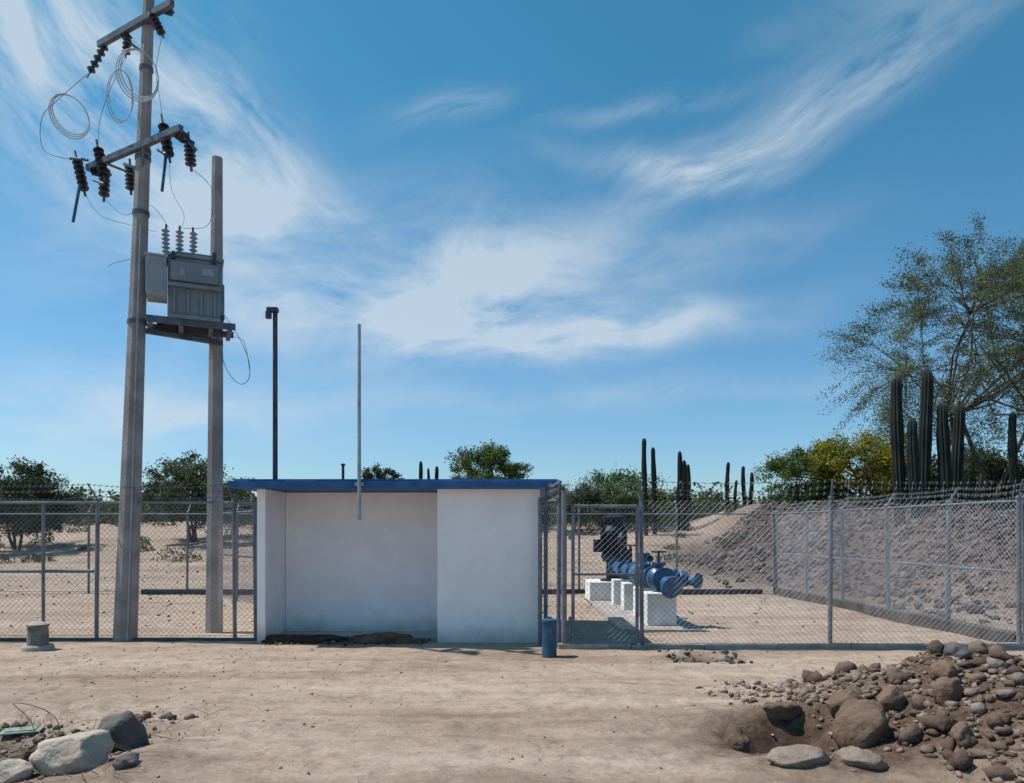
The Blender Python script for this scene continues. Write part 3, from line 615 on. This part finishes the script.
# ---------------------------------------------------------------- vegetation
BARK=mat('bark',(.12,.095,.075),(.06,.05,.04),scale=6,bump=.5)
def leafquads(C,size,asp=.45):
    n=len(C); a=rng.normal(size=(n,3)); a/=np.linalg.norm(a,axis=1)[:,None]; b_=rng.normal(size=(n,3)); b_=np.cross(a,b_); b_/=np.linalg.norm(b_,axis=1)[:,None]
    s=(size*rng.uniform(.6,1.4,n))[:,None]; u=a*s; v=b_*s*asp
    V=np.stack([C-u,C+v,C+u,C-v],1).reshape(-1,3); F=np.arange(4*n).reshape(n,4); return V,F
def tree(name,x,y,z0,zc,rx,rz,ncl,nl,size,lm,trunk=.12,clr=.28,stems=3,ry=None,flat=.7,low=-.6,droop=0,lean=.22,long=.8,asp=.45):
    ry=ry or rx; e=empty(name); c=Vector((x,y,zc)); tb=MB(); C=[]
    stemtops=[]
    for s_ in range(stems):
        a=rng.uniform(0,6.28); p0_=Vector((x+rng.normal()*.12,y+rng.normal()*.12,z0-.2)); 
        p1_=Vector((x+math.cos(a)*rx*lean,y+math.sin(a)*ry*lean,z0+(zc-z0)*.62)); mid=p0_.lerp(p1_,.5)+Vector((rng.normal()*.15,rng.normal()*.15,0))*rx*.3
        tb.tube(p0_,mid,trunk,trunk*.75,7,False); tb.tube(mid,p1_,trunk*.75,trunk*.55,7,False); stemtops.append(p1_)
    limbs=[]
    for s_ in range(stems*5):
        st=stemtops[s_%stems]; d=rng.normal(size=3); d/=np.linalg.norm(d); q=Vector((x+d[0]*rx*.55,y+d[1]*ry*.55,zc+max(d[2],-.3)*rz*.5)); m_=st.lerp(q,.5)+Vector(rng.normal(size=3)*.08*rx)
        tb.tube(st,m_,trunk*.42,trunk*.3,5,False); tb.tube(m_,q,trunk*.3,trunk*.16,5,False); limbs.append(q)
    for k in range(ncl):
        d=rng.normal(size=3); d/=np.linalg.norm(d); rr=rng.uniform(.45,1.0)**.6*rng.choice([1,1,1.12,.9])
        if d[2]<low: d[2]=low*rng.random()
        q=Vector((x+d[0]*rx*rr,y+d[1]*ry*rr,zc+d[2]*rz*rr)); l=min(limbs,key=lambda t:(t-q).length)
        m_=l.lerp(q,.55)+Vector(rng.normal(size=3)*.06*rx); tb.tube(l,m_,trunk*.14,trunk*.08,4,False); tb.tube(m_,q,trunk*.08,trunk*.03,3,False)
        cr=clr*rx*rng.uniform(.6,1.2)
        dirv=np.array((q-l).normalized()) if (q-l).length>1e-3 else np.array([0,0,1.]); dirv[2]-=droop
        n_=int(nl*rng.uniform(.5,1.4)); g_=rng.normal(size=(n_,3))*cr*np.array([.5,.5,.5*flat]); t2=rng.uniform(-1,1,n_)[:,None]*cr*long
        C.append(np.array(q)+g_+dirv*t2)
    C=np.concatenate(C); V,F=leafquads(C,size,asp); npmesh('leaves',V,F,lm,e); tb.obj('branches',BARK,e,smooth=True)
    return e
G0=leafmat('feathery_leaves',(.17,.20,.10),(.06,.08,.04),(.11,.135,.07),.8)
G2=leafmat('green_leaves',(.15,.20,.06),(.05,.08,.025),(.09,.13,.035))
G3=leafmat('olive_leaves',(.12,.14,.06),(.045,.06,.03))
GY=leafmat('palo_verde_blossom',(.42,.34,.03),(.12,.15,.03),(.26,.24,.03),1.0)
GD=leafmat('dark_leaves',(.075,.095,.045),(.028,.04,.02),(.05,.065,.03))
def T(name,pxc,pyc,D,rxp,rzp,*a,**k):
    c=W(pxc,pyc,D); kk=D/FPX; return tree(name,c.x,D,float(H(c.x,D))-.1,c.z,rxp*kk,rzp*kk,*a,**k)
T('mesquite_tree',985,350,24,138,112,400,230,.040,G0,trunk=.10,clr=.075,stems=5,flat=.55,droop=.4,low=-.9,lean=.3,long=1.9,asp=.33)
T('mesquite_tree',1080,320,26,100,110,200,260,.05,G0,trunk=.12,clr=.12,stems=3,flat=.6,long=1.4,asp=.35)
T('palo_verde_tree',862,462,31,46,32,80,230,.06,GY,trunk=.09,clr=.2,low=-.95)
T('palo_verde_tree',806,478,33,44,24,70,230,.06,G2,trunk=.08,clr=.2,low=-.95)
T('palo_verde_tree',910,478,32,44,25,60,230,.07,G2,trunk=.08,clr=.2,low=-.95)
T('mesquite_tree',975,478,30,64,26,70,230,.07,GD,trunk=.1,clr=.22,low=-.95)
T('mesquite_tree',487,474,40,38,25,90,180,.07,G2,trunk=.08,clr=.18,low=-.95)
T('mesquite_tree',378,480,42,20,11,26,150,.07,GD,trunk=.08,clr=.22,low=-.95)
T('mesquite_tree',196,494,34,48,34,100,200,.065,G3,trunk=.08,clr=.17,low=-.95)
T('mesquite_tree',20,502,32,52,36,110,200,.065,GD,trunk=.08,clr=.17,low=-.95)
T('mesquite_tree',620,498,40,50,22,80,220,.07,G2,trunk=.08,clr=.18,low=-.95)
T('mesquite_tree',575,504,38,36,16,50,200,.07,G3,trunk=.08,clr=.2,low=-.95)
C=[]
for i in range(700):
    y=rng.uniform(42,75); x=rng.uniform(-.95,.95)*y; r=rng.uniform(.8,2.0); hgt=rng.uniform(.9,2.4)*(1+.25*(abs(x)/y))
    n_=240; g_=rng.normal(size=(n_,3)); g_/=np.linalg.norm(g_,axis=1)[:,None]; g_*=rng.uniform(.4,1,n_)[:,None]**.4
    g_[:,2]=np.abs(g_[:,2]); C.append(np.array([x,y,float(H(x,y))-.1])+g_*np.array([r,r,hgt])+rng.normal(size=(n_,3))*.16)
V,F=leafquads(np.concatenate(C),.14,.6); npmesh('desert_scrub',V,F,G3)
C=[]
for i in range(110):
    y=rng.uniform(28,44); x=rng.uniform(-.8,.62)*y; r=rng.uniform(.3,.8); n_=140
    if abs(x)<2: continue
    g_=rng.normal(size=(n_,3)); g_/=np.linalg.norm(g_,axis=1)[:,None]; g_[:,2]=np.abs(g_[:,2]); C.append(np.array([x,y,float(H(x,y))-.05])+g_*np.array([r,r,r*.7])*rng.uniform(.5,1,n_)[:,None])
V,F=leafquads(np.concatenate(C),.07,.4); npmesh('low_shrubs',V,F,G3)
CAC=mat('cactus_skin',(.026,.034,.028),(.012,.016,.015),scale=3,bump=.4,bscale=12,lo=.3,hi=.7)
def cactus(stems,D):
    e=empty('columnar_cactus'); mb=MB()
    for (pxx,pt,wpx,dd) in stems:
        Dd=D+dd; k=Dd/FPX; top=W(pxx,pt,Dd); gz=float(H(top.x,Dd))-.2; r=wpx*k/2; n=24; rings=24; b0=len(mb.V)
        ph=rng.uniform(0,6)
        for j in range(rings+1):
            t=1-(1-j/rings)**1.4; z=gz+(top.z-gz)*t; rr=r*(.8+.25*math.sin(t*3)+.06*math.sin(t*19+ph)); 
            tt=(top.z-z)/(r*1.6); 
            if tt<1: rr*=math.sqrt(max(0.02,1-(1-tt)**2))
            for i in range(n):
                an=i/n*6.283; q=rr*(1.0 if i%2 else .80); mb.V.append((top.x+q*math.cos(an)+.05*math.sin(t*4+ph),Dd+q*math.sin(an),z))
        for j in range(rings):
            for i in range(n):
                i2=(i+1)%n; mb.F.append((b0+j*n+i,b0+j*n+i2,b0+(j+1)*n+i2,b0+(j+1)*n+i))
        mb.F.append(tuple(b0+rings*n+i for i in range(n)))
    mb.obj('stems',CAC,e)
cactus([(898,377,12,0),(914,418,11,-.4),(926,369,12,.5)],20.5)
cactus([(944,403,12,0),(958,404,11,.5)],20.8)
cactus([(1014,412,8,0)],21)
cactus([(645,438,5,0),(654,447,5,.3)],36)
cactus([(679,451,5,0),(684,460,5,.4),(688,464,4,-.3)],38)
cactus([(728,462,4,0)],38); cactus([(744,466,4,0),(751,472,4,.3),(736,480,3,.2)],38)
cactus([(420,461,4,0),(428,468,3,.3),(436,466,4,.2)],42)
gr=MB()
def tuft(x,y,n,h,s):
    for i in range(n):
        bx_=x+random.gauss(0,s); by_=y+random.gauss(0,s); z=float(H(bx_,by_))
        a=random.uniform(0,6.28); l=h*random.uniform(.4,1.2); b_=Vector((bx_,by_,z-.01)); d=Vector((math.cos(a)*l*.6,math.sin(a)*l*.6,l*.8))
        gr.path([b_,b_+d*.5+Vector((0,0,l*.12)),b_+d],.0022,3,.0006)
tuft(-4.1,6.3,90,.10,.14); tuft(-4.3,6.1,60,.09,.17); tuft(-3.9,5.6,40,.1,.1)
gr.obj('grass_tuft',leafmat('fresh_grass',(.16,.24,.08),(.08,.13,.05)))
gr=MB()
for i in range(90):
    x=random.uniform(-4.4,-2.5); y=random.uniform(4.6,6.4); z=float(H(x,y)); a=random.uniform(0,6.28); l=random.uniform(.08,.4)
    gr.path([Vector((x,y,z+.01)),Vector((x+math.cos(a)*l*.5,y+math.sin(a)*l*.5,z+.04+random.random()*.05)),Vector((x+math.cos(a+.3)*l,y+math.sin(a+.3)*l,z+.02+random.random()*.08))],.0035,4,.0012)
gr.obj('dry_twigs',mat('dry_wood',(.28,.22,.16),(.16,.12,.09),scale=9))
